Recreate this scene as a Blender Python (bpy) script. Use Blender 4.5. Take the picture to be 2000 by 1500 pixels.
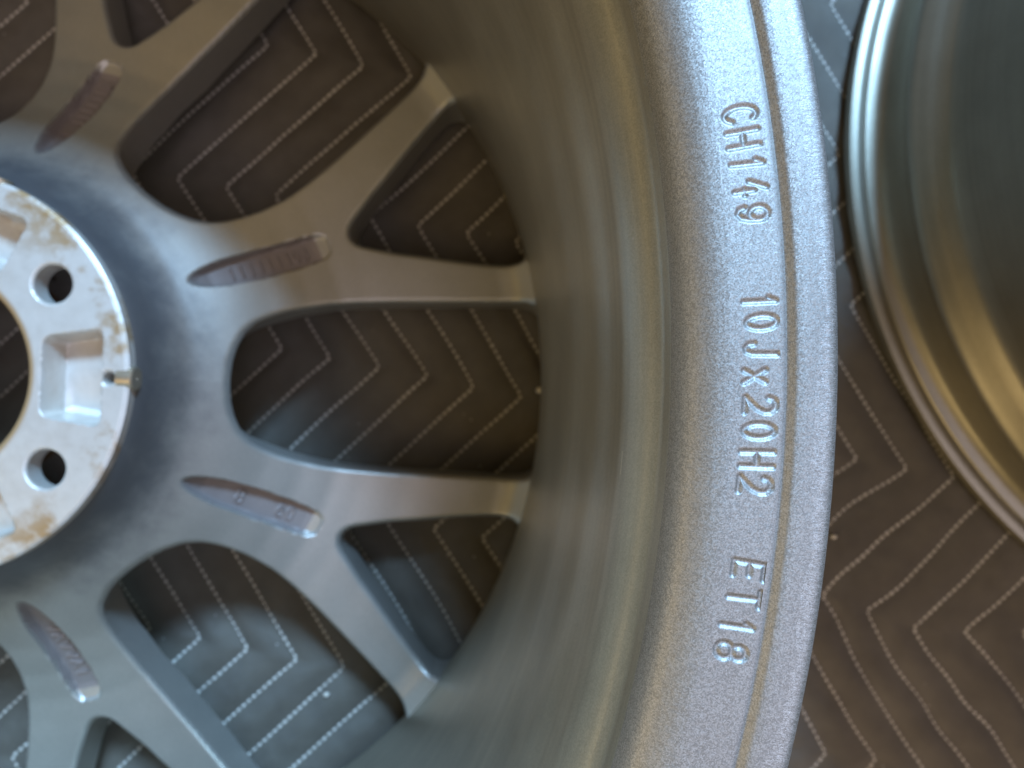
import bpy, math, random
import numpy as np
from mathutils import Matrix, Vector

random.seed(7); rng = np.random.default_rng(7)
for o in list(bpy.data.objects): bpy.data.objects.remove(o, do_unlink=True)
scene = bpy.context.scene
COL = scene.collection
MM = 0.001
TOP = 268.0            # height of the wheel's upper lip over the blanket, mm

# ------------------------------------------------------------------ camera
def rot3(a, b, c):
    return (Matrix.Rotation(a, 3, 'X') @ Matrix.Rotation(b, 3, 'Y') @ Matrix.Rotation(c, 3, 'Z'))
cd = bpy.data.cameras.new('camera'); cam = bpy.data.objects.new('camera', cd); COL.objects.link(cam)
cam.matrix_world = Matrix.Translation(Vector((219.752, -3.807, TOP + 114.98)) * MM) @ rot3(0.016, -0.008, 0.022).to_4x4()
cd.sensor_width = 36; cd.lens = 1442.0 / 2000 * 36
cd.clip_start = 0.005; cd.clip_end = 50
cd.dof.use_dof = True; cd.dof.focus_distance = 0.1165; cd.dof.aperture_fstop = 22; cd.dof.aperture_blades = 0
scene.camera = cam

# ------------------------------------------------------------------ light
w = bpy.data.worlds.new('World'); scene.world = w; w.use_nodes = True
bg = w.node_tree.nodes['Background']; bg.inputs[0].default_value = (0.40, 0.29, 0.125, 1); bg.inputs[1].default_value = 0.35
def area(name, az, el, dist, sx, sy, col, watts, aim=(0.12, -0.02, 0.1)):
    ld = bpy.data.lights.new(name, 'AREA'); ld.shape = 'RECTANGLE'; ld.size = sx; ld.size_y = sy
    ld.color = col; ld.energy = watts
    o = bpy.data.objects.new(name, ld); COL.objects.link(o)
    az, el = math.radians(az), math.radians(el)
    d = Vector((math.cos(az) * math.cos(el), math.sin(az) * math.cos(el), math.sin(el)))
    o.location = Vector(aim) + d * dist
    o.rotation_euler = d.to_track_quat('Z', 'Y').to_euler()
    return o
area('daylight_opening', 71, 49, 3.0, 0.55, 0.45, (0.34, 0.62, 1.0), 158)
area('overhead_fill', -36, 62, 3.0, 2.3, 2.3, (0.84, 0.79, 1.0), 25)  # soft fill added to lift the lip and the cloth between the wheels
area('warm_room_light', 216, 17, 2.6, 3.2, 0.8, (1.0, 0.75, 0.38), 26)
area('warm_high_light', 226, 54, 2.6, 1.2, 1.0, (1.0, 0.72, 0.30), 6)  # unseen warm source giving the second wheel its gold reflections
scene.view_settings.view_transform = 'Standard'; scene.view_settings.look = 'None'
scene.view_settings.gamma = 1; scene.view_settings.use_curve_mapping = False
scene.view_settings.exposure = 0.34
scene.render.engine = 'CYCLES'
scene.cycles.use_denoising = True; scene.cycles.max_bounces = 8; scene.cycles.sample_clamp_indirect = 4

# ------------------------------------------------------------------ helpers
def mesh_np(name, V, Q, sharp=None):
    V = np.asarray(V, dtype=np.float64) * MM; Q = np.asarray(Q, dtype=np.int32)
    me = bpy.data.meshes.new(name); n = Q.shape[1]
    me.vertices.add(len(V)); me.vertices.foreach_set('co', V.ravel())
    me.loops.add(Q.size); me.loops.foreach_set('vertex_index', Q.ravel())
    me.polygons.add(len(Q)); me.polygons.foreach_set('loop_start', np.arange(0, Q.size, n, dtype=np.int32))
    me.polygons.foreach_set('loop_total', np.full(len(Q), n, dtype=np.int32))
    me.update(calc_edges=True); me.validate()
    me.polygons.foreach_set('use_smooth', np.ones(len(me.polygons), dtype=bool))
    if sharp: me.set_sharp_from_angle(angle=math.radians(sharp))
    me.update(); return me
def obj(name, me, mat=None, parent=None):
    o = bpy.data.objects.new(name, me); COL.objects.link(o)
    if mat and me: 
        if not me.materials: me.materials.append(mat)
    if parent: o.parent = parent
    return o
def tag(o, label=None, cat=None, group=None, kind=None):
    for k, v in (('label', label), ('category', cat), ('group', group), ('kind', kind)):
        if v: o[k] = v
    return o
def join(parts):
    Vs, Qs, n = [], [], 0
    for V, Q in parts:
        V = np.asarray(V, float); Vs.append(V); Qs.append(np.asarray(Q) + n); n += len(V)
    return np.vstack(Vs), np.vstack(Qs)
def smooth(a, b, x):
    t = np.clip((x - a) / (b - a), 0, 1); return t * t * (3 - 2 * t)
def vnoise(x, y, seed=0):
    """cheap value noise on numpy arrays"""
    def h(i, j):
        n = np.sin(i * 127.1 + j * 311.7 + seed * 74.7) * 43758.5453
        return n - np.floor(n)
    i, j = np.floor(x), np.floor(y); fx, fy = x - i, y - j
    fx = fx * fx * (3 - 2 * fx); fy = fy * fy * (3 - 2 * fy)
    return (h(i, j) * (1 - fx) + h(i + 1, j) * fx) * (1 - fy) + (h(i, j + 1) * (1 - fx) + h(i + 1, j + 1) * fx) * fy - 0.5

# ------------------------------------------------------------------ materials
class NT:
    def __init__(s, name):
        s.m = bpy.data.materials.new(name); s.m.use_nodes = True; s.t = s.m.node_tree
        s.b = s.t.nodes['Principled BSDF']; s.tc = s.n('ShaderNodeTexCoord')
    def n(s, typ, **kw):
        nd = s.t.nodes.new(typ)
        for k, v in kw.items():
            if hasattr(nd, k): setattr(nd, k, v)
            else: nd.inputs[k.replace('_', ' ')].default_value = v
        return nd
    def l(s, a, b): s.t.links.new(a, b)
    def noise(s, scale, detail=4, rough=.5, vec=None, lac=2.0):
        nd = s.n('ShaderNodeTexNoise'); nd.inputs['Scale'].default_value = scale
        nd.inputs['Detail'].default_value = detail; nd.inputs['Roughness'].default_value = rough
        s.l(vec or s.tc.outputs['Object'], nd.inputs['Vector']); return nd
    def ramp(s, fac, stops):
        r = s.n('ShaderNodeValToRGB'); e = r.color_ramp.elements
        while len(e) < len(stops): e.new(0.5)
        for k, (p, c) in zip(e, stops): k.position = p; k.color = (*c, 1) if len(c) == 3 else c
        s.l(fac, r.inputs[0]); return r
    def math(s, op, a, b=None, clamp=False):
        m = s.n('ShaderNodeMath'); m.operation = op; m.use_clamp = clamp
        for i, v in enumerate((a, b)):
            if v is None: continue
            if isinstance(v, (int, float)): m.inputs[i].default_value = v
            else: s.l(v, m.inputs[i])
        return m.outputs[0]
    def mix(s, fac, a, b):
        m = s.n('ShaderNodeMix'); m.data_type = 'RGBA'
        for i, v in ((0, fac), (6, a), (7, b)):
            if isinstance(v, tuple): m.inputs[i].default_value = (*v, 1)
            elif isinstance(v, (int, float)): m.inputs[i].default_value = v
            else: s.l(v, m.inputs[i])
        return m.outputs[2]

def paint(name, col, rough=.4, flake=.3, cells=2600, metallic=.92, dust=.0, scratches=False):
    k = NT(name); b = k.b
    v = k.n('ShaderNodeTexVoronoi'); v.inputs['Scale'].default_value = cells; k.l(k.tc.outputs['Object'], v.inputs['Vector'])
    sub = k.n('ShaderNodeVectorMath'); sub.operation = 'SUBTRACT'; k.l(v.outputs['Color'], sub.inputs[0]); sub.inputs[1].default_value = (.5, .5, .5)
    sc = k.n('ShaderNodeVectorMath'); sc.operation = 'SCALE'; k.l(sub.outputs[0], sc.inputs[0]); sc.inputs['Scale'].default_value = flake
    bump = k.n('ShaderNodeBump'); bump.inputs['Strength'].default_value = .10; bump.inputs['Distance'].default_value = .0004
    nz = k.noise(900, 2); k.l(nz.outputs[0], bump.inputs['Height'])
    add = k.n('ShaderNodeVectorMath'); add.operation = 'ADD'; k.l(bump.outputs[0], add.inputs[0]); k.l(sc.outputs[0], add.inputs[1])
    nm = k.n('ShaderNodeVectorMath'); nm.operation = 'NORMALIZE'; k.l(add.outputs[0], nm.inputs[0])
    k.l(nm.outputs[0], b.inputs['Normal'])
    big = k.noise(14, 5, .6)
    c2 = tuple(x * .82 for x in col)
    base = k.mix(k.ramp(big.outputs[0], [(.3, (0, 0, 0)), (.7, (1, 1, 1))]).outputs[0], c2, col)
    rr = k.n('ShaderNodeMapRange'); k.l(big.outputs[0], rr.inputs[0]); rr.inputs[3].default_value = rough - .04; rr.inputs[4].default_value = rough + .08
    b.inputs['Metallic'].default_value = metallic
    k.l(rr.outputs[0], b.inputs['Roughness'])
    # small dust specks and chips
    sp = k.n('ShaderNodeTexVoronoi'); sp.inputs['Scale'].default_value = 130; k.l(k.tc.outputs['Object'], sp.inputs['Vector'])
    gate = k.noise(33, 2)
    dot = k.math('MULTIPLY', k.math('LESS_THAN', sp.outputs['Distance'], .035), k.math('GREATER_THAN', gate.outputs[0], .60))
    fk = k.n('ShaderNodeMapRange'); sepc = k.n('ShaderNodeSeparateColor'); k.l(v.outputs['Color'], sepc.inputs[0]); k.l(sepc.outputs[0], fk.inputs[0])
    fk.inputs[3].default_value = 1 - flake * 2.2; fk.inputs[4].default_value = 1 + flake * 2.2
    sc2 = k.n('ShaderNodeVectorMath'); sc2.operation = 'SCALE'; k.l(base, sc2.inputs[0]); k.l(fk.outputs[0], sc2.inputs['Scale']); base = sc2.outputs[0]
    base = k.mix(dot, base, (.60, .55, .47))
    if scratches:
        # fine handling scratches near the outer edge of the lip
        sep = k.n('ShaderNodeSeparateXYZ'); k.l(k.tc.outputs['Object'], sep.inputs[0])
        ang = k.math('ARCTAN2', sep.outputs[1], sep.outputs[0])
        rad = k.math('SQRT', k.math('ADD', k.math('MULTIPLY', sep.outputs[0], sep.outputs[0]), k.math('MULTIPLY', sep.outputs[1], sep.outputs[1])))
        cv = k.n('ShaderNodeCombineXYZ'); k.l(k.math('MULTIPLY', ang, 260.0), cv.inputs[0]); k.l(k.math('MULTIPLY', rad, 190.0), cv.inputs[1])
        sn = k.noise(2.4, 3, .7, cv.outputs[0])
        lines = k.math('LESS_THAN', k.math('ABSOLUTE', k.math('SUBTRACT', sn.outputs[0], .5)), .012)
        g2 = k.noise(70, 3, .6)
        near = k.n('ShaderNodeMapRange'); k.l(rad, near.inputs[0]); near.inputs[1].default_value = .2655; near.inputs[2].default_value = .2705
        m = k.math('MULTIPLY', lines, k.math('GREATER_THAN', k.math('MULTIPLY', g2.outputs[0], near.outputs[0]), .33))
        base = k.mix(k.math('MULTIPLY', m, .55), base, (.80, .80, .79))
        # rubbed streaks running round the barrel just under the lip
        zw = k.noise(9, 2); zz_ = k.math('ADD', sep.outputs[2], k.math('MULTIPLY', k.math('SUBTRACT', zw.outputs[0], .5), .006))
        for zc, hw, gs, th in ((.2522, .00016, 31, .60), (.2435, .00014, 47, .66), (.2290, .0002, 26, .68), (.1900, .00025, 30, .69)):
            g3 = k.noise(gs, 4, .7)
            band = k.math('LESS_THAN', k.math('ABSOLUTE', k.math('SUBTRACT', zz_, zc)), hw)
            base = k.mix(k.math('MULTIPLY', k.math('MULTIPLY', band, k.math('GREATER_THAN', g3.outputs[0], th)), .75), base, (.80, .74, .58))
    k.l(base, b.inputs['Base Color'])
    b.inputs['Coat Weight'].default_value = .15; b.inputs['Coat Roughness'].default_value = .25
    return k.m
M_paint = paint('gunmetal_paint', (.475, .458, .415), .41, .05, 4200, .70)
M_lip = paint('gunmetal_lip_paint', (.33, .32, .297), .52, .12, 5000, .8, scratches=True)

def soot_shade(m, r0, r1, col, amt):
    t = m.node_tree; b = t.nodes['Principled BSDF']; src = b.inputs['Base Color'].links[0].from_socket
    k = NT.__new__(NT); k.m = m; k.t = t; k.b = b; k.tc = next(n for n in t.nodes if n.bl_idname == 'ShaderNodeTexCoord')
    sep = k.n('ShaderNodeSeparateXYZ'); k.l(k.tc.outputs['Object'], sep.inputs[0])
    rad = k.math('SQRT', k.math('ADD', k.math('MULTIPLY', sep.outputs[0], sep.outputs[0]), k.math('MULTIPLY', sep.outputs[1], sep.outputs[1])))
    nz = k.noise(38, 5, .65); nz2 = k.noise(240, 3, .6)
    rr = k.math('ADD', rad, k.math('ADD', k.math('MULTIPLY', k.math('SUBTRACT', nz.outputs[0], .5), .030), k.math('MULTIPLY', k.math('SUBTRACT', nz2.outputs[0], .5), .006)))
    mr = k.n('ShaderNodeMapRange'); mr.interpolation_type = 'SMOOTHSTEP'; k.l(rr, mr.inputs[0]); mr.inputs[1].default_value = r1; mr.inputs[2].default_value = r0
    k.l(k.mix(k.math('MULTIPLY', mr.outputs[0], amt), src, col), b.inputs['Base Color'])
soot_shade(M_paint, .079, .106, (.085, .09, .105), .80)  # soot smears and hub-side shade, both painted into the spoke colour
M_outer = paint('charcoal_outer_barrel', (.34, .31, .24), .42, .04, 4200, .85)
M_recess = paint('bare_recess', (.29, .25, .232), .55, .03, 4200, .45)
M_barrel = paint('gunmetal_barrel_paint', (.53, .49, .385), .38, .05, 4200, .85, scratches=True)

def lathe_rings(m):
    t = m.node_tree; k = NT.__new__(NT); k.m = m; k.t = t; k.b = t.nodes['Principled BSDF']; k.tc = next(n for n in t.nodes if n.bl_idname == 'ShaderNodeTexCoord')
    sep = k.n('ShaderNodeSeparateXYZ'); k.l(k.tc.outputs['Object'], sep.inputs[0])
    ang = k.math('ARCTAN2', sep.outputs[1], sep.outputs[0])
    cv = k.n('ShaderNodeCombineXYZ'); k.l(k.math('MULTIPLY', ang, .8), cv.inputs[0]); k.l(k.math('MULTIPLY', sep.outputs[2], 420.0), cv.inputs[1])
    n1 = k.noise(1.0, 5, .65, cv.outputs[0])
    for nd in t.nodes:
        if nd.bl_idname == 'ShaderNodeBump':
            h = nd.inputs['Height'].links[0].from_socket
            k.l(k.math('ADD', k.math('MULTIPLY', h, .5), k.math('MULTIPLY', n1.outputs[0], 1.6)), nd.inputs['Height']); nd.inputs['Strength'].default_value = .08
    src = k.b.inputs['Base Color'].links[0].from_socket
    n2 = k.noise(1.0, 4, .6, cv.outputs[0]); n3 = k.noise(60, 5, .6)
    f = k.ramp(k.math('ADD', k.math('MULTIPLY', n2.outputs[0], .6), k.math('MULTIPLY', n3.outputs[0], .4)), [(.36, (.86, .86, .86)), (.64, (1.04, 1.04, 1.04))])
    mm = k.n('ShaderNodeVectorMath'); mm.operation = 'MULTIPLY'; k.l(src, mm.inputs[0]); k.l(f.outputs[0], mm.inputs[1]); k.l(mm.outputs[0], k.b.inputs['Base Color'])
lathe_rings(M_barrel); lathe_rings(M_outer)

def hub_mat():
    k = NT('bare_aluminium'); b = k.b
    n1 = k.noise(46, 7, .62); n2 = k.noise(170, 5, .6); n3 = k.noise(26, 3, .5)
    f = k.math('ADD', k.math('MULTIPLY', n1.outputs[0], .65), k.math('MULTIPLY', n2.outputs[0], .35))
    stain = k.ramp(f, [(.49, (0, 0, 0)), (.60, (1, 1, 1))]).outputs[0]
    sep = k.n('ShaderNodeSeparateXYZ'); k.l(k.tc.outputs['Object'], sep.inputs[0])
    rad = k.math('SQRT', k.math('ADD', k.math('MULTIPLY', sep.outputs[0], sep.outputs[0]), k.math('MULTIPLY', sep.outputs[1], sep.outputs[1])))
    ed = k.n('ShaderNodeMapRange'); k.l(rad, ed.inputs[0]); ed.inputs[1].default_value = .058; ed.inputs[2].default_value = .075
    bo = k.n('ShaderNodeMapRange'); k.l(rad, bo.inputs[0]); bo.inputs[1].default_value = .0432; bo.inputs[2].default_value = .0415
    st = k.math('MULTIPLY', stain, k.math('ADD', k.math('MULTIPLY', ed.outputs[0], .90), .06))
    col = k.mix(k.math('MULTIPLY', n2.outputs[0], .9), (.72, .69, .63), (.50, .46, .40))
    col = k.mix(st, col, (.40, .25, .11))
    col = k.mix(k.math('MULTIPLY', bo.outputs[0], .85), col, (.50, .30, .11))
    sv = k.n('ShaderNodeTexVoronoi'); sv.inputs['Scale'].default_value = 90; k.l(k.tc.outputs['Object'], sv.inputs['Vector'])
    pit = k.math('MULTIPLY', k.math('LESS_THAN', sv.outputs['Distance'], .12), k.math('GREATER_THAN', n3.outputs[0], .58))
    col = k.mix(k.math('MULTIPLY', pit, .7), col, (.20, .15, .10))
    k.l(col, b.inputs['Base Color']); b.inputs['Metallic'].default_value = .45; b.inputs['Roughness'].default_value = .42
    bp = k.n('ShaderNodeBump'); bp.inputs['Strength'].default_value = .35; bp.inputs['Distance'].default_value = .0006
    ring = k.math('MULTIPLY', k.math('SINE', k.math('MULTIPLY', rad, 9000.0)), .12)
    k.l(k.math('ADD', f, ring), bp.inputs['Height']); k.l(bp.outputs[0], b.inputs['Normal'])
    return k.m
M_hub = hub_mat()
def tube_mat():
    k = NT('stained_steel'); n = k.noise(220, 4)
    k.l(k.mix(n.outputs[0], (.62, .56, .45), (.40, .32, .21)), k.b.inputs['Base Color'])
    k.b.inputs['Metallic'].default_value = .8; k.b.inputs['Roughness'].default_value = .35; return k.m
M_tube = tube_mat()
def cloth_mat():
    k = NT('quilt_cloth'); b = k.b
    n = k.noise(9, 5, .6); n2 = k.noise(60, 4, .6)
    f = k.math('ADD', k.math('MULTIPLY', n.outputs[0], .6), k.math('MULTIPLY', n2.outputs[0], .4))
    cl = k.ramp(f, [(.35, (.070, .056, .040)), (.65, (.130, .110, .083))]).outputs[0]
    lv = k.n('ShaderNodeTexVoronoi'); lv.inputs['Scale'].default_value = 95; k.l(k.tc.outputs['Object'], lv.inputs['Vector']); lg = k.noise(21, 2)
    lint = k.math('MULTIPLY', k.math('LESS_THAN', lv.outputs['Distance'], .055), k.math('GREATER_THAN', lg.outputs[0], .52))
    k.l(k.mix(k.math('MULTIPLY', lint, .6), cl, (.5, .46, .42)), b.inputs['Base Color'])
    b.inputs['Roughness'].default_value = .50; b.inputs['Sheen Weight'].default_value = .12; b.inputs['Specular IOR Level'].default_value = .6
    wv = k.n('ShaderNodeTexWave'); wv.inputs['Scale'].default_value = 420; k.l(k.tc.outputs['Object'], wv.inputs['Vector'])
    wv2 = k.n('ShaderNodeTexWave'); wv2.bands_direction = 'Y'; wv2.inputs['Scale'].default_value = 420; k.l(k.tc.outputs['Object'], wv2.inputs['Vector'])
    hgt = k.math('ADD', k.math('MULTIPLY', k.math('ADD', wv.outputs[1], wv2.outputs[1]), .25), n2.outputs[0])
    bp = k.n('ShaderNodeBump'); bp.inputs['Strength'].default_value = .6; bp.inputs['Distance'].default_value = .0008
    k.l(hgt, bp.inputs['Height']); k.l(bp.outputs[0], b.inputs['Normal'])
    return k.m
M_cloth = cloth_mat()
def thread_mat():
    k = NT('pale_thread'); n = k.noise(70, 3)
    k.l(k.mix(n.outputs[0], (.62, .57, .49), (.42, .38, .33)), k.b.inputs['Base Color']); k.b.inputs['Roughness'].default_value = .7; return k.m
M_thread = thread_mat()
def crumb_mat():
    k = NT('pale_crumb'); n = k.noise(900, 3)
    k.l(k.mix(n.outputs[0], (.75, .70, .60), (.55, .48, .38)), k.b.inputs['Base Color']); k.b.inputs['Roughness'].default_value = .8; return k.m
M_crumb = crumb_mat()

# ------------------------------------------------------------------ quilted blanket
T0 = np.array([153.0, 8.5]); VA = np.array([-70.0, -66.0]); VB = np.array([56.5, -89.0]); D = np.array([25.2, -4.2])
dn = np.array([4.2, 25.2]); dn /= np.linalg.norm(dn); DD = D @ D
eA, eB = VA @ dn, VB @ dn; eP = eA + eB
def cloth_warp(x, y):
    f = smooth(330, 420, x) * smooth(-30, -60, y) + .35
    wx = (vnoise(x / 55, y / 55, 3) * 9 + vnoise(x / 23, y / 23, 4) * 2.5) * f
    wy = (vnoise(x / 55, y / 55, 5) * 9 + vnoise(x / 23, y / 23, 6) * 2.5) * f
    return wx, wy
def seam_dist(x, y):
    wx, wy = cloth_warp(x, y)
    px, py = x + wx - T0[0], y + wy - T0[1]
    e = px * dn[0] + py * dn[1]; m = np.floor(e / eP); rem = e - m * eP
    onA = rem > eA
    t = np.where(onA, rem / eA, (rem - eA) / eB)
    sx = m * (VA[0] + VB[0]) + np.where(onA, t * VA[0], VA[0] + t * VB[0])
    sy = m * (VA[1] + VB[1]) + np.where(onA, t * VA[1], VA[1] + t * VB[1])
    k = ((px - sx) * D[0] + (py - sy) * D[1]) / DD
    fr = np.abs(k - np.round(k))
    sA = abs(D[0] * VA[1] - D[1] * VA[0]) / np.hypot(*VA); sB = abs(D[0] * VB[1] - D[1] * VB[0]) / np.hypot(*VB)
    return fr * np.where(onA, sA, sB)
def cloth_h(x, y):
    d = seam_dist(x, y)
    puff = 1.5 * (1 - np.exp(-d / 2.8)) + .5 * smooth(2, 11, d)
    wr = vnoise(x / 34 + y / 60, y / 22, 8) * 1.3 + vnoise(x / 9, y / 7 + x / 15, 9) * .55
    dirn = np.abs(vnoise(x / 60 + y / 30, y / 80 - x / 45, 12)) * 2.0
    return -2.9 + puff + (wr + dirn) * smooth(.5, 5, d) * .85
X0, X1, Y0, Y1, st = -400, 1000, -430, 480, 2.0
xs = np.arange(X0, X1 + .1, st); ys = np.arange(Y0, Y1 + .1, st)
gx, gy = np.meshgrid(xs, ys); gz = np.minimum(cloth_h(gx, gy), 0.0)
nx, ny = len(xs), len(ys)
idx = np.arange(nx * ny).reshape(ny, nx)
Q = np.stack([idx[:-1, :-1], idx[:-1, 1:], idx[1:, 1:], idx[1:, :-1]], -1).reshape(-1, 4)
V = np.stack([gx, gy, gz], -1).reshape(-1, 3)
# hem: turn the border down to give the cloth its thickness
ring = np.concatenate([idx[0, :-1], idx[:-1, -1], idx[-1, :0:-1], idx[:0:-1, 0]])
Vb = V[ring].copy(); Vb[:, 2] = -9
nb = len(ring); o0 = len(V); nxt = np.roll(np.arange(nb), -1)
Q = np.vstack([Q, np.stack([ring, np.arange(nb) + o0, nxt + o0, ring[nxt]], -1)])
V = np.vstack([V, Vb])
blanket = obj('moving_blanket', mesh_np('moving_blanket', V, Q), M_cloth)
tag(blanket, 'dark brown quilted moving blanket with pale zigzag stitching under the wheels', 'blanket')

def unwarp(px, py):
    x, y = px.copy(), py.copy()
    for _ in range(6):
        wx, wy = cloth_warp(x, y); x, y = px - wx, py - wy
    return x, y
# one stitch: a small six-sided lozenge
def stitch_strip(P):
    """P: polyline (n,2) of blanket coordinates -> stitches as small six-sided lozenges"""
    seg = np.hypot(*np.diff(P, axis=0).T); s = np.concatenate([[0], np.cumsum(seg)])
    pitch = 3.5; n = int(s[-1] / pitch)
    if n < 2: return None
    a = np.arange(n) * pitch + .25; b = a + 3.1
    def at(t): return np.stack([np.interp(t, s, P[:, 0]), np.interp(t, s, P[:, 1])], -1)
    pa, pb, pm = at(a), at(b), at((a + b) / 2)
    dr = pb - pa; dr /= np.linalg.norm(dr, axis=1)[:, None] + 1e-9; no = np.stack([-dr[:, 1], dr[:, 0]], -1)
    no = no * (0.95 + .3 * rng.random((n, 1)))
    za, zb, zm = cloth_h(pa[:, 0], pa[:, 1]), cloth_h(pb[:, 0], pb[:, 1]), cloth_h(pm[:, 0], pm[:, 1])
    q1, q2 = pa + (pb - pa) * .22, pa + (pb - pa) * .78
    def v(p, z): return np.concatenate([p, z[:, None]], 1)
    r = .98
    vs = [v(pa, za - .1), v(q1 + no * r, zm + .15), v(q1, zm + .75), v(q1 - no * r, zm + .15),
          v(q2 + no * r, zm + .15), v(q2, zm + .75), v(q2 - no * r, zm + .15), v(pb, zb - .1)]
    Vv = np.stack(vs, 1).reshape(-1, 3)
    f = np.array([[0, 2, 1], [0, 3, 2], [1, 2, 5], [1, 5, 4], [2, 3, 6], [2, 6, 5], [7, 4, 5], [7, 5, 6]])
    F = (f[None] + (np.arange(n) * 8)[:, None, None]).reshape(-1, 3)
    return Vv, F
for k in range(-22, 42):
    base = T0 + k * D
    pts = []
    for m in range(-4, 5):
        q = base + m * (VA + VB)
        for t in np.linspace(0, 1, 40, endpoint=False): pts.append(q + VA * t)
        for t in np.linspace(0, 1, 48, endpoint=False): pts.append(q + VA + VB * t)
    P = np.array(pts); x, y = unwarp(P[:, 0], P[:, 1]); ok = (x > X0 + 4) & (x < X1 - 4) & (y > Y0 + 4) & (y < Y1 - 4)
    if ok.sum() < 8: continue
    # keep the contiguous runs inside the blanket
    runs = np.split(np.where(ok)[0], np.where(np.diff(np.where(ok)[0]) > 1)[0] + 1)
    parts = [r for r in (stitch_strip(np.stack([x[i], y[i]], -1)) for i in runs if len(i) > 4) if r]
    for Vv, F in parts: obj('stitched_seam', mesh_np('stitched_seam', Vv, F), M_thread, blanket)

# ------------------------------------------------------------------ wheel: rim
INNER = [(272.2,-3.5),(272.15,-2.0),(272.0,-1.0),(271.5,-.35),(270.8,-.06),(270.0,0),(267.2,-.05),(265.5,-.12),(264.95,-.4),(264.55,-1.15),(264.15,-1.42),(263.75,-1.28),(263.45,-1.20),(263.0,-1.20),
 (259.5,-1.41),(257.5,-1.54),(256.2,-1.65),(255.2,-1.78),(254.4,-1.95),(253.6,-2.17),(253.3,-2.26),(252.4,-2.62),(251.2,-3.28),(250.0,-4.25),(249.0,-5.55),(248.2,-7.3),(247.6,-9.6),(247.45,-10.6),(247.3,-12.4),(247.0,-15.2),(245.6,-16.8),(243.4,-22.0),(242.4,-25.5),(242.0,-29),(241.85,-36),(241.2,-40),(240.2,-45),(239.7,-50),(239.6,-62),
 (239.2,-70),(237.9,-80),(237.3,-88),(237.1,-104),(236.2,-116),(235.2,-128),(234.9,-145),(234.8,-190),(235.8,-225),(237.2,-250),(240,-262),(246,-267.2),(255,-268)]
OUTER = [(266,-267.6),(270.3,-266),(271.8,-263),(271.9,-260.5),(271.0,-258.6),(268.5,-257.7),(265.6,-257.6),(265.0,-258.0),(264.2,-258.0),(263.6,-257.3),(260,-256.6),(257.2,-255),(255.5,-252.5),(254.7,-247),(254.3,-238),
 (254.9,-235),(256.0,-232.6),(256.0,-231),(254.4,-228.6),(249,-223.8),(244.6,-220),(243.0,-216.5),(242.2,-208),(241.6,-150),(243,-112),(247.4,-60),(252.8,-48),(254.9,-44),(254.5,-40),(254,-20),(255,-13.5),(258,-10.3),(266,-8.6),(270.2,-7.6),(271.8,-5.6)]
prof = np.array(INNER + OUTER); NS = 720; SEC = 12.5
ib = INNER.index((263.0, -1.20))
def lathe(prof, NS, skip=None):
    a = np.arange(NS) * 2 * math.pi / NS; n = len(prof)
    V = np.stack([prof[None, :, 0] * np.cos(a)[:, None], prof[None, :, 0] * np.sin(a)[:, None], np.broadcast_to(prof[None, :, 1], (NS, n))], -1).reshape(-1, 3)
    i = np.arange(NS)[:, None]; j = np.arange(n)[None]; i2 = (i + 1) % NS; j2 = (j + 1) % n
    Q = np.stack([i * n + j + 0 * j, i * n + j2, i2 * n + j2, i2 * n + j + 0 * i], -1)
    keep = np.ones((NS, n), bool)
    if skip: keep[skip(i, j) & np.ones((NS, n), bool)] = False
    return V, Q[keep]
ns = int(SEC / (360 / NS))
V, Q = lathe(prof, NS, lambda i, j: ((i < ns) | (i >= NS - ns)) & (j >= ib) & (j < ib + 6))
V[:, 2] += TOP
me_rim = mesh_np('rim', V, Q[:, ::-1], sharp=38)
jprof = (Q[:, 0] % len(prof)); me_rim.materials.append(M_lip); me_rim.materials.append(M_barrel); me_rim.materials.append(M_outer)
jc = INNER.index((247.6, -9.6)); me_rim.polygons.foreach_set('material_index', np.where((jprof < jc) | (jprof >= len(prof) - 3), 0, np.where(jprof >= len(INNER) - 2, 2, 1)).astype(np.int32))

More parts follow.
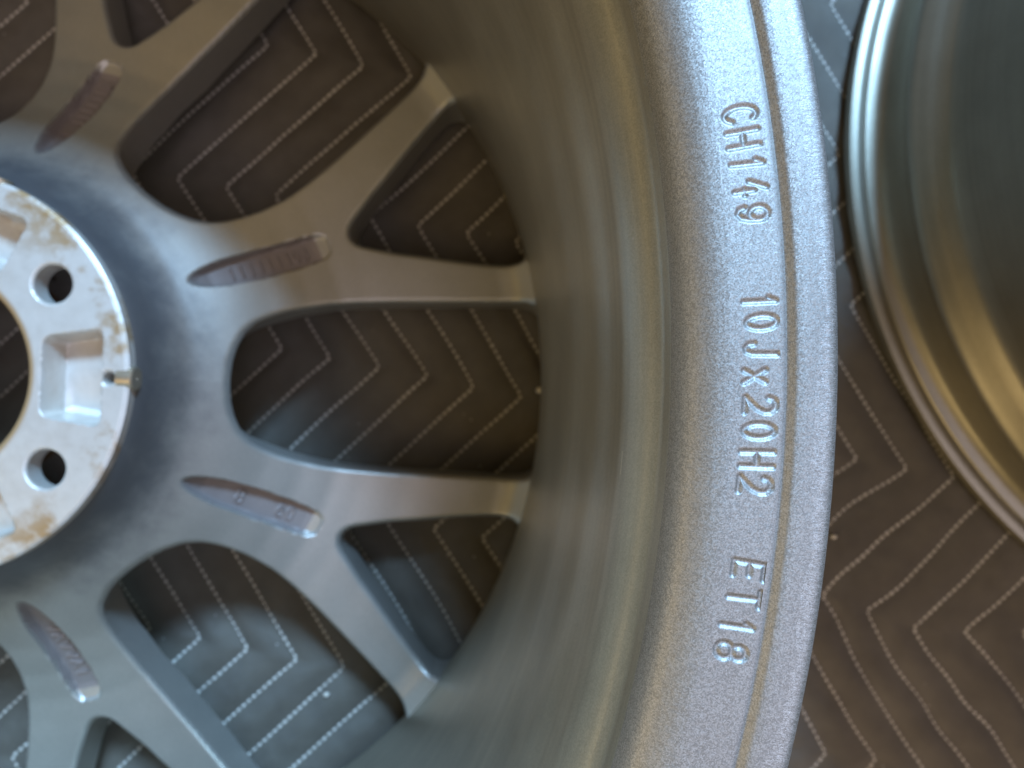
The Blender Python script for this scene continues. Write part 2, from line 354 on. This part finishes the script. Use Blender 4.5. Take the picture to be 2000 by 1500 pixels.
# stamped lettering, single-stroke font: x 0..1 (advance direction), y 0..1 (up)
def arc(cx, cy, rx, ry, a0, a1, n=14):
    return [(cx + rx * math.cos(math.radians(a0 + (a1 - a0) * t / n)), cy + ry * math.sin(math.radians(a0 + (a1 - a0) * t / n))) for t in range(n + 1)]
FONT = {
 'C': [arc(.5, .5, .5, .5, 50, 325, 20)], 'H': [[(0, 0), (0, 1)], [(1, 0), (1, 1)], [(0, .5), (1, .5)]],
 '1': [[(.28, .78), (.55, 1), (.55, 0)]], '4': [[(.72, 0), (.72, .62)], [(1, .32), (.60, .32)], [(.10, .48), (.62, 1)]],
 '9': [arc(.5, .70, .46, .30, 0, 360, 18), [(.96, .7), (.94, .4), (.80, .12), (.5, .0), (.2, .06), (.08, .22)]],
 '0': [arc(.5, .5, .46, .5, 0, 360, 22)], 'J': [[(.75, 1), (.75, .22), (.62, .04), (.40, 0), (.18, .1), (.12, .26)]],
 'x': [[(.1, 0), (.9, .72)], [(.1, .72), (.9, 0)]],
 '2': [[(.06, .76), (.14, .92), (.36, 1), (.66, .98), (.9, .84), (.92, .64), (.72, .40), (.05, .02), (.95, .0)]],
 'E': [[(.95, 1), (.05, 1), (.05, 0), (.95, 0)], [(.05, .52), (.8, .52)]], 'T': [[(0, 1), (1, 1)], [(.5, 1), (.5, 0)]],
 '8': [arc(.5, .76, .38, .24, 0, 360, 16), arc(.5, .27, .46, .27, 0, 360, 16)],
 '6': [arc(.5, .30, .46, .30, 0, 360, 16), [(.04, .3), (.1, .65), (.3, .92), (.75, 1)]],
 'I': [[(.5, 0), (.5, 1)]], 'V': [[(0, 1), (.5, 0), (1, 1)]], 'A': [[(0, 0), (.5, 1), (1, 0)], [(.2, .4), (.8, .4)]], }
PXY = [(240, 9.04), (285, 8.15), (340, 7.15), (390, 6.3), (422, 5.65), (596, 2.5), (640, 1.73), (955, -3.87), (1112, -6.7), (1280, -9.73)]
def ang_of(y): return float(np.interp(y, [p[0] for p in PXY], [p[1] for p in PXY]))
# character, place along the lip (degrees), base radius, height, width in mm
WRITE = [('C', 238, 256.9, 5.0, 2.5), ('H', 283, 256.9, 4.9, 2.4), ('1', 330, 257.0, 5.0, 2.2), ('4', 379, 257.1, 5.0, 2.3), ('9', 426, 257.3, 4.7, 2.3),
 ('1', 594, 257.4, 5.0, 2.0), ('0', 636, 257.8, 4.7, 2.3), ('J', 690, 257.6, 4.9, 2.6), ('x', 741, 257.4, 4.6, 2.4), ('2', 797, 257.6, 4.9, 2.6),
 ('0', 847, 257.6, 4.8, 2.4), ('H', 902, 257.4, 5.1, 2.3), ('2', 952, 257.4, 5.0, 2.6),
 ('E', 1114, 258.0, 4.8, 2.5), ('T', 1168, 257.8, 4.9, 2.3), ('1', 1222, 257.4, 4.9, 2.0), ('8', 1272, 257.3, 4.7, 2.6)]
NA, NR = 1000, 92
aa = np.radians(np.linspace(-SEC, SEC, NA)); rr_ = np.linspace(253.6, 263.0, NR)
AG, RG = np.meshgrid(aa, rr_)                      # (NR, NA)
ARC = 259.5
dist = np.full(AG.shape, 9.0)
for ch, py, rb, hh, ww in WRITE:
    a0 = math.radians(ang_of(py) + .34 + .21 * (1272 - py) / 1034); tilt = random.uniform(-.06, .06)
    loc = (np.abs(AG - a0) * ARC < 5)
    X = (a0 - AG[loc]) * ARC; Y = RG[loc] - rb
    best = np.full(X.shape, 9.0)
    for pl in FONT[ch]:
        pl = [((p[0] - .5) * ww + (p[1] - .5) * hh * tilt, p[1] * hh) for p in pl]
        for (x1, y1), (x2, y2) in zip(pl, pl[1:]):
            dx, dy = x2 - x1, y2 - y1; L = dx * dx + dy * dy + 1e-12
            t = np.clip(((X - x1) * dx + (Y - y1) * dy) / L, 0, 1)
            best = np.minimum(best, np.hypot(X - x1 - t * dx, Y - y1 - t * dy))
    dist[loc] = np.minimum(dist[loc], best)
GW = .74
zb = np.interp(RG, [253.6, 254.4, 255.2, 256.2, 257.5, 259.5, 263.0], [-2.17, -1.95, -1.78, -1.65, -1.54, -1.41, -1.20])
eng = -.30 * (.5 + .5 * np.cos(np.pi * np.clip(dist / GW, 0, 1)))
zz = zb + eng
V = np.stack([RG * np.cos(AG), RG * np.sin(AG), zz + TOP], -1).reshape(-1, 3)
idx = np.arange(NR * NA).reshape(NR, NA)
Q = np.stack([idx[:-1, :-1], idx[1:, :-1], idx[1:, 1:], idx[:-1, 1:]], -1).reshape(-1, 4)
me_text = mesh_np('stamped_lettering', V, Q)

# ------------------------------------------------------------------ wheel: spokes
PR = [70, 78, 84, 90, 97, 108, 120, 134, 148, 160, 180, 200, 222, 229, 237, 242]
PZ = [-163, -168, -181, -188.5, -194, -202, -211, -219.5, -225.8, -229.3, -233.8, -237.3, -241, -240.6, -236.2, -233.5]
rf = np.linspace(70, 242, 345); zf = np.interp(rf, PR, PZ)
ker = np.hanning(19); ker /= ker.sum(); zf = np.convolve(np.pad(zf, 9, mode='reflect', reflect_type='odd'), ker, mode='valid')
def ztop(r): return np.interp(r, rf, zf)
def zbot(r): return np.interp(r, [70, 100, 130, 160, 200, 242], [-205, -217, -240, -252, -259, -264])
BW_U = [102.3, 102.7, 104, 106.5, 110, 114, 120, 127, 138, 150, 165, 200, 222, 228, 232, 235.5, 238.5, 246]; BW_W = [0, 8.0, 15, 21.5, 26.0, 28.8, 31.8, 34.2, 36.9, 38.4, 39.6, 41.4, 42.4, 42.2, 41, 38, 32, 24]
SW_U = [160.8, 161.2, 162.5, 165, 169, 178, 188, 205, 216, 224, 229, 233, 236.5, 246]; SW_W = [0, 2.2, 4.4, 6.6, 9.2, 15.0, 20.6, 30.6, 36.6, 40.4, 41.8, 41, 38, 28]
def poly_sdf(U, W, step=.6):
    u = np.arange(U[0], U[-1], .25); wv = np.interp(u, U, W)
    kk = np.hanning(15); kk /= kk.sum(); ws = np.convolve(np.pad(wv, 7, mode='edge'), kk, mode='valid'); s = smooth(3, 12, u - U[0]); wv = wv * (1 - s) + ws * s
    t = np.concatenate([np.linspace(0, 1, 12) ** 2 * (u[1] - u[0]) + u[0], u[2:]]); wv = np.concatenate([np.interp(t[:12], U, W), wv[2:]])
    return t, wv
def win_dist(x, y, U, W):
    """signed distance (mm): positive outside the opening, which is symmetric about the x axis and open outwards"""
    u, wv = poly_sdf(U, W); sh = x.shape; x = x.ravel(); y = np.abs(y.ravel())
    d = np.full(x.shape, 1e9)
    for a in range(0, len(u) - 1, 2):
        b = min(a + 2, len(u) - 1)
        dx, dy = u[b] - u[a], wv[b] - wv[a]; L = dx * dx + dy * dy + 1e-12
        t = np.clip(((x - u[a]) * dx + (y - wv[a]) * dy) / L, 0, 1)
        d = np.minimum(d, (x - u[a] - t * dx) ** 2 + (y - wv[a] - t * dy) ** 2)
    d = np.sqrt(d); inside = (x > u[0]) & (y < np.interp(x, u, wv))
    return np.where(inside, -d, d).reshape(sh)
N = 7; S2 = math.pi / N
def spoke_sdf(x, y):
    c, s = math.cos(S2), math.sin(S2); y = np.abs(y)
    big = win_dist(x * c + y * s, -x * s + y * c, BW_U, BW_W)
    return np.minimum(big, win_dist(x, y, SW_U, SW_W))
PK_U = [95.6, 97, 99, 103, 109, 120, 140, 147, 150, 151.3]; PK_W = [0, 2.2, 3.6, 5.0, 6.3, 7.0, 7.0, 6.3, 4.6, 0]
def pocket_depth(u): return np.interp(u, [96, 101, 108, 128, 143, 151], [3.0, 6.0, 6.6, 5.4, 4.2, 1.2])
def pocket(x, y):
    wv = np.interp(x, PK_U, PK_W); inn = wv - np.abs(y)
    inn = np.minimum(inn, np.minimum(x - 95.6, 151.3 - x))
    dep = pocket_depth(x)
    return -dep * smooth(0.0, 1.25, inn)
def plate(r, a, sdf, zt, zbt, bev, wrap=False, zwall=None, under=None):
    """polar grid with the openings cut out along their outline, a rounded edge and walls down to the lower face"""
    RR, AA = np.meshgrid(r, a, indexing='ij'); nr, na = RR.shape
    x, y = RR * np.cos(AA), RR * np.sin(AA); s = sdf(x, y)
    h = np.maximum(r[1] - r[0], RR * (a[1] - a[0]))
    ok = s > -.55 * h
    def nx(A): return np.roll(A, -1, 1) if wrap else A[:, 1:]
    def cu(A): return A if wrap else A[:, :-1]
    cell = (cu(ok)[:-1] & cu(ok)[1:] & nx(ok)[:-1] & nx(ok)[1:])
    used = np.zeros((nr, na), int); tot = np.zeros((nr, na), int)
    idx = np.arange(nr * na).reshape(nr, na); i00, i10, i01, i11 = cu(idx)[:-1], cu(idx)[1:], nx(idx)[:-1], nx(idx)[1:]
    for ii in (i00, i10, i01, i11):
        np.add.at(used.ravel(), ii[cell], 1); np.add.at(tot.ravel(), ii.ravel(), 1)
    edge = (used > 0) & (used < tot)
    ex, ey = x[edge], y[edge]; e = .02
    for _ in range(4):
        s0 = sdf(ex, ey); gx_ = (sdf(ex + e, ey) - s0) / e; gy_ = (sdf(ex, ey + e) - s0) / e; g = gx_ ** 2 + gy_ ** 2 + 1e-6
        stp = np.clip(s0 / g, -.8, .8); ex = ex - stp * gx_; ey = ey - stp * gy_
    x[edge] = ex; y[edge] = ey; s[edge] = 0
    s = np.maximum(s, 0); k = np.clip(bev - s, 0, bev); drop = bev - np.sqrt(np.maximum(bev ** 2 - k ** 2, 0))
    rr = np.hypot(x, y); z = zt(rr, x, y) - drop
    V = np.stack([x, y, z], -1).reshape(-1, 3)
    q = np.stack([i00, i10, i11, i01], -1)[cell]
    # boundary edges of the kept cells
    E = np.concatenate([q[:, [0, 1]], q[:, [1, 2]], q[:, [2, 3]], q[:, [3, 0]]]); key = np.sort(E, 1)
    _, inv, cnt = np.unique(key[:, 0].astype(np.int64) * (nr * na) + key[:, 1], return_inverse=True, return_counts=True)
    B = E[cnt[inv] == 1]
    bv = np.unique(B); mp = np.full(nr * na, -1); mp[bv] = np.arange(len(bv))
    Vt = V[bv].copy(); rows = 5; W = []
    zlow = zwall(Vt[:, 0], Vt[:, 1]) if zwall else zbt(np.hypot(Vt[:, 0], Vt[:, 1]))
    for t in np.linspace(0, 1, rows): 
        v = Vt.copy(); v[:, 2] = Vt[:, 2] * (1 - t) + zlow * t
        if under is not None:
            rv = np.hypot(v[:, 0], v[:, 1]); sh = under(rv) * (Vt[:, 2] - v[:, 2]); v[:, :2] *= ((rv - sh) / rv)[:, None]
        W.append(v)
    W = np.vstack(W); nb = len(bv); WQ = []
    for t in range(rows - 1):
        WQ.append(np.stack([mp[B[:, 1]] + t * nb, mp[B[:, 0]] + t * nb, mp[B[:, 0]] + (t + 1) * nb, mp[B[:, 1]] + (t + 1) * nb], -1))
    # lower face
    Vl = V.copy(); Vl[:, 2] = zbt(np.hypot(V[:, 0], V[:, 1]))
    if under is not None:
        rv = np.hypot(Vl[:, 0], Vl[:, 1]); sh = under(rv) * (V[:, 2] - Vl[:, 2]); Vl[:, :2] *= ((rv - sh) / rv)[:, None]
    V, Q = join([(V, q), (W, np.vstack(WQ)), (Vl, q[:, ::-1])])
    un, inv = np.unique(Q, return_inverse=True); return V[un], inv.reshape(Q.shape)
V, Q = plate(np.linspace(74, 240, 208), np.linspace(-S2, S2, 217), spoke_sdf, lambda r, x, y: ztop(r) + pocket(x, y), zbot, 2.2, under=lambda r: .50 * smooth(128, 108, r) * smooth(80, 101, r))
V[:, 2] += TOP
me_spoke = mesh_np('spoke', V, Q, sharp=50)
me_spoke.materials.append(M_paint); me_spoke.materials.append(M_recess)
fc = V[Q].mean(1); inn = np.interp(fc[:, 0], PK_U, PK_W) - np.abs(fc[:, 1])
nfaces = len(me_spoke.polygons); top = fc[:, 2] - TOP > zbot(np.hypot(fc[:, 0], fc[:, 1])) + 4
me_spoke.polygons.foreach_set('material_index', np.where((inn > .35) & (fc[:, 0] > 96) & (fc[:, 0] < 145.5) & top, 1, 0)[:nfaces].astype(np.int32))

def raised_text(txt, u0, du, hh, ww):
    """raised strokes on the floor of the spoke's recess; the writing runs along the spoke"""
    parts = []
    u = u0
    for ch in txt:
        for pl in FONT.get(ch, []):
            pl = [(u + (p[0] - .5) * ww, (p[1] - .5) * hh) for p in pl]
            for (x1, y1), (x2, y2) in zip(pl, pl[1:]):
                dx, dy = x2 - x1, y2 - y1; L = math.hypot(dx, dy)
                if L < 1e-6: continue
                nx_, ny_ = -dy / L * .62, dx / L * .62; vs = []
                for (px, py) in ((x1, y1), (x2, y2)):
                    zf_ = float(ztop(math.hypot(px, py)) - pocket_depth(px))
                    for sgn, up, wd in ((-1, -.3, 1), (-1, .95, .6), (1, .95, .6), (1, -.3, 1)):
                        vs.append((px + sgn * nx_ * wd, py + sgn * ny_ * wd, zf_ + up + TOP))
                parts.append((vs, [(0, 4, 5, 1), (1, 5, 6, 2), (2, 6, 7, 3), (3, 2, 1, 0), (4, 7, 6, 5)]))
        u += du
    return join(parts)
TXT = {0: ('1IIIII108', 109, 3.7, 6.0, 2.1), 6: ('8   60', 115, 4.2, 5.5, 3.0), 5: ('VAVVAI', 112, 5.0, 5.0, 3.4), 1: ('1 IIII1I0', 109, 3.7, 6.0, 2.1)}

# ------------------------------------------------------------------ wheel: hub
PAD = -163.5
LUG = [(59.2 * math.cos(math.radians(36 + 72 * k)), 59.2 * math.sin(math.radians(36 + 72 * k))) for k in range(5)]
def hub_sdf(x, y):
    d = np.full(x.shape, 99.0)
    for lx, ly in LUG: d = np.minimum(d, np.hypot(x - lx, y - ly) - 7.3)
    for k in range(5): d = np.minimum(d, np.hypot(x - 70.2 * math.cos(math.radians(72 * k)), y - 70.2 * math.sin(math.radians(72 * k))) - 2.3)
    return np.minimum(d, np.hypot(x, y) - 38.6)
def hub_top(r, x, y):
    a = np.arctan2(y, x); a = (a + math.radians(36)) % math.radians(72) - math.radians(36)
    u, v = r * np.cos(a), r * np.sin(a)
    hu, hv, rc = 11.2, np.interp(u, [46, 69], [15.2, 18.6]), 3.4
    qx, qy = np.abs(u - 56.4) - hu + rc, np.abs(v) - hv + rc
    sd = np.hypot(np.maximum(qx, 0), np.maximum(qy, 0)) + np.minimum(np.maximum(qx, qy), 0) - rc
    z = PAD - 12.5 * smooth(.3, -2.0, sd) - 1.2 * smooth(4, -14, v) * smooth(-2, -5, sd)
    z = z - .9 * smooth(42.6, 39.2, r) - 2.4 * smooth(40.6, 38.6, r)
    z = z - .9 * smooth(76.6, 77.9, r)
    return z
def hub_bot(r): return np.interp(r, [38, 78], [-204, -204])
def hub_wall(x, y):
    z = np.full(x.shape, -204.0)
    for lx, ly in LUG: z = np.where(np.hypot(x - lx, y - ly) < 9, PAD - 9.5, z)
    return z
V, Q = plate(np.linspace(36.5, 77.9, 92), np.linspace(0, 2 * math.pi, 760, endpoint=False), hub_sdf, hub_top, hub_bot, 1.1, wrap=True, zwall=hub_wall)
V[:, 2] += TOP
me_hub = mesh_np('hub', V, Q, sharp=55)
def tube_mesh(r0, r1, ro, ri, zc):
    n = 28; a = np.arange(n) * 2 * math.pi / n; rings = []
    for (x, q) in ((r1, ro - .5), (r1 - .5, ro), (r0 + .4, ro), (r0, ro - .4), (r0, ri), (r1 - .5, ri), (r1, ri + .3)):
        rings.append(np.stack([np.full(n, x), q * np.cos(a), q * np.sin(a) + zc], -1))
    V = np.vstack(rings); m = len(rings); Q = []
    for i in range(m):
        for j in range(n): Q.append((i * n + j, i * n + (j + 1) % n, ((i + 1) % m) * n + (j + 1) % n, ((i + 1) % m) * n + j))
    return mesh_np('locating_sleeve', V, Q, sharp=40)
me_tube = tube_mesh(72.9, 79.2, 4.7, .12, PAD - 3.7 + TOP)

# ------------------------------------------------------------------ assemble the wheels
def build_wheel(loc, rz, label):
    root = bpy.data.objects.new('alloy_wheel', None); COL.objects.link(root)
    root.location = Vector(loc) * MM; root.rotation_euler = (0, 0, rz); root.empty_display_size = .05
    tag(root, label, 'wheel')
    rim = obj('rim', me_rim, M_lip, root)
    obj('stamped_lettering', me_text, M_lip, rim)
    for k in range(N):
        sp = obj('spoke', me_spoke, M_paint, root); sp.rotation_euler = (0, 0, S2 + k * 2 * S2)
        if k in TXT:
            key = 'cast_lettering_%d' % k
            me = bpy.data.meshes.get(key)
            if me is None:
                V, Q = raised_text(*TXT[k]); me = mesh_np(key, V, Q, sharp=30)
            obj('cast_lettering', me, M_recess, sp)
    hub = obj('hub', me_hub, M_hub, root); hub['label'] = 'bare hub face with rusty brown stains, bolt holes and recesses'
    for k in range(5):
        t = obj('locating_sleeve', me_tube, M_tube, hub); t.rotation_euler = (0, 0, k * math.radians(72))
    return root
build_wheel((0, 0, 0), -.006, 'grey alloy wheel lying face down with stamped lip lettering and stained bare hub')
build_wheel((663.5, 131.5, 0), 2.2, 'second grey alloy wheel, its outer barrel and lower flange beside the lettered lip')

# ------------------------------------------------------------------ crumbs on the cloth
def crumb(px, py, size, label, z=None):
    f = 1442.0; R = rot3(0.016, -0.008, 0.022); d = R @ Vector(((px - 1000) / f, (750 - py) / f, -1)); c = Vector((219.752, -3.807, TOP + 114.98))
    p = c + d * ((-.6 - c.z) / d.z); p.z = float(min(cloth_h(np.array([p.x]), np.array([p.y]))[0], 0)) + size * .25
    a = np.linspace(0, 2 * math.pi, 9)[:-1]; vs = [(0, 0, size * .45)]
    for rr, zz in ((.4, .32), (.5, 0), (.3, -.28)):
        for t in a: 
            q = rr * size * random.uniform(.75, 1.2); vs.append((q * math.cos(t) * 1.25, q * math.sin(t), zz * size))
    vs.append((0, 0, -size * .3)); F = []
    for j in range(8):
        F.append((0, 1 + j, 1 + (j + 1) % 8))
        for lv in (0, 1):
            b0 = 1 + lv * 8; F += [(b0 + j, b0 + 8 + j, b0 + 8 + (j + 1) % 8), (b0 + j, b0 + 8 + (j + 1) % 8, b0 + (j + 1) % 8)]
        F.append((17 + j, 25, 17 + (j + 1) % 8))
    o = obj('crumb', mesh_np('crumb', vs, F), M_crumb); o.location = p * MM
    tag(o, label, 'crumb', 'crumbs on the blanket')
crumb(1056, 762, 4.2, 'cream crumb on the blanket between two spokes against the barrel')
crumb(637, 1357, 2.6, 'small white crumb on the blanket inside a wide spoke opening')
crumb(1628, 1048, 2.6, 'tiny pinkish crumb on the blanket beside the lettered lip')
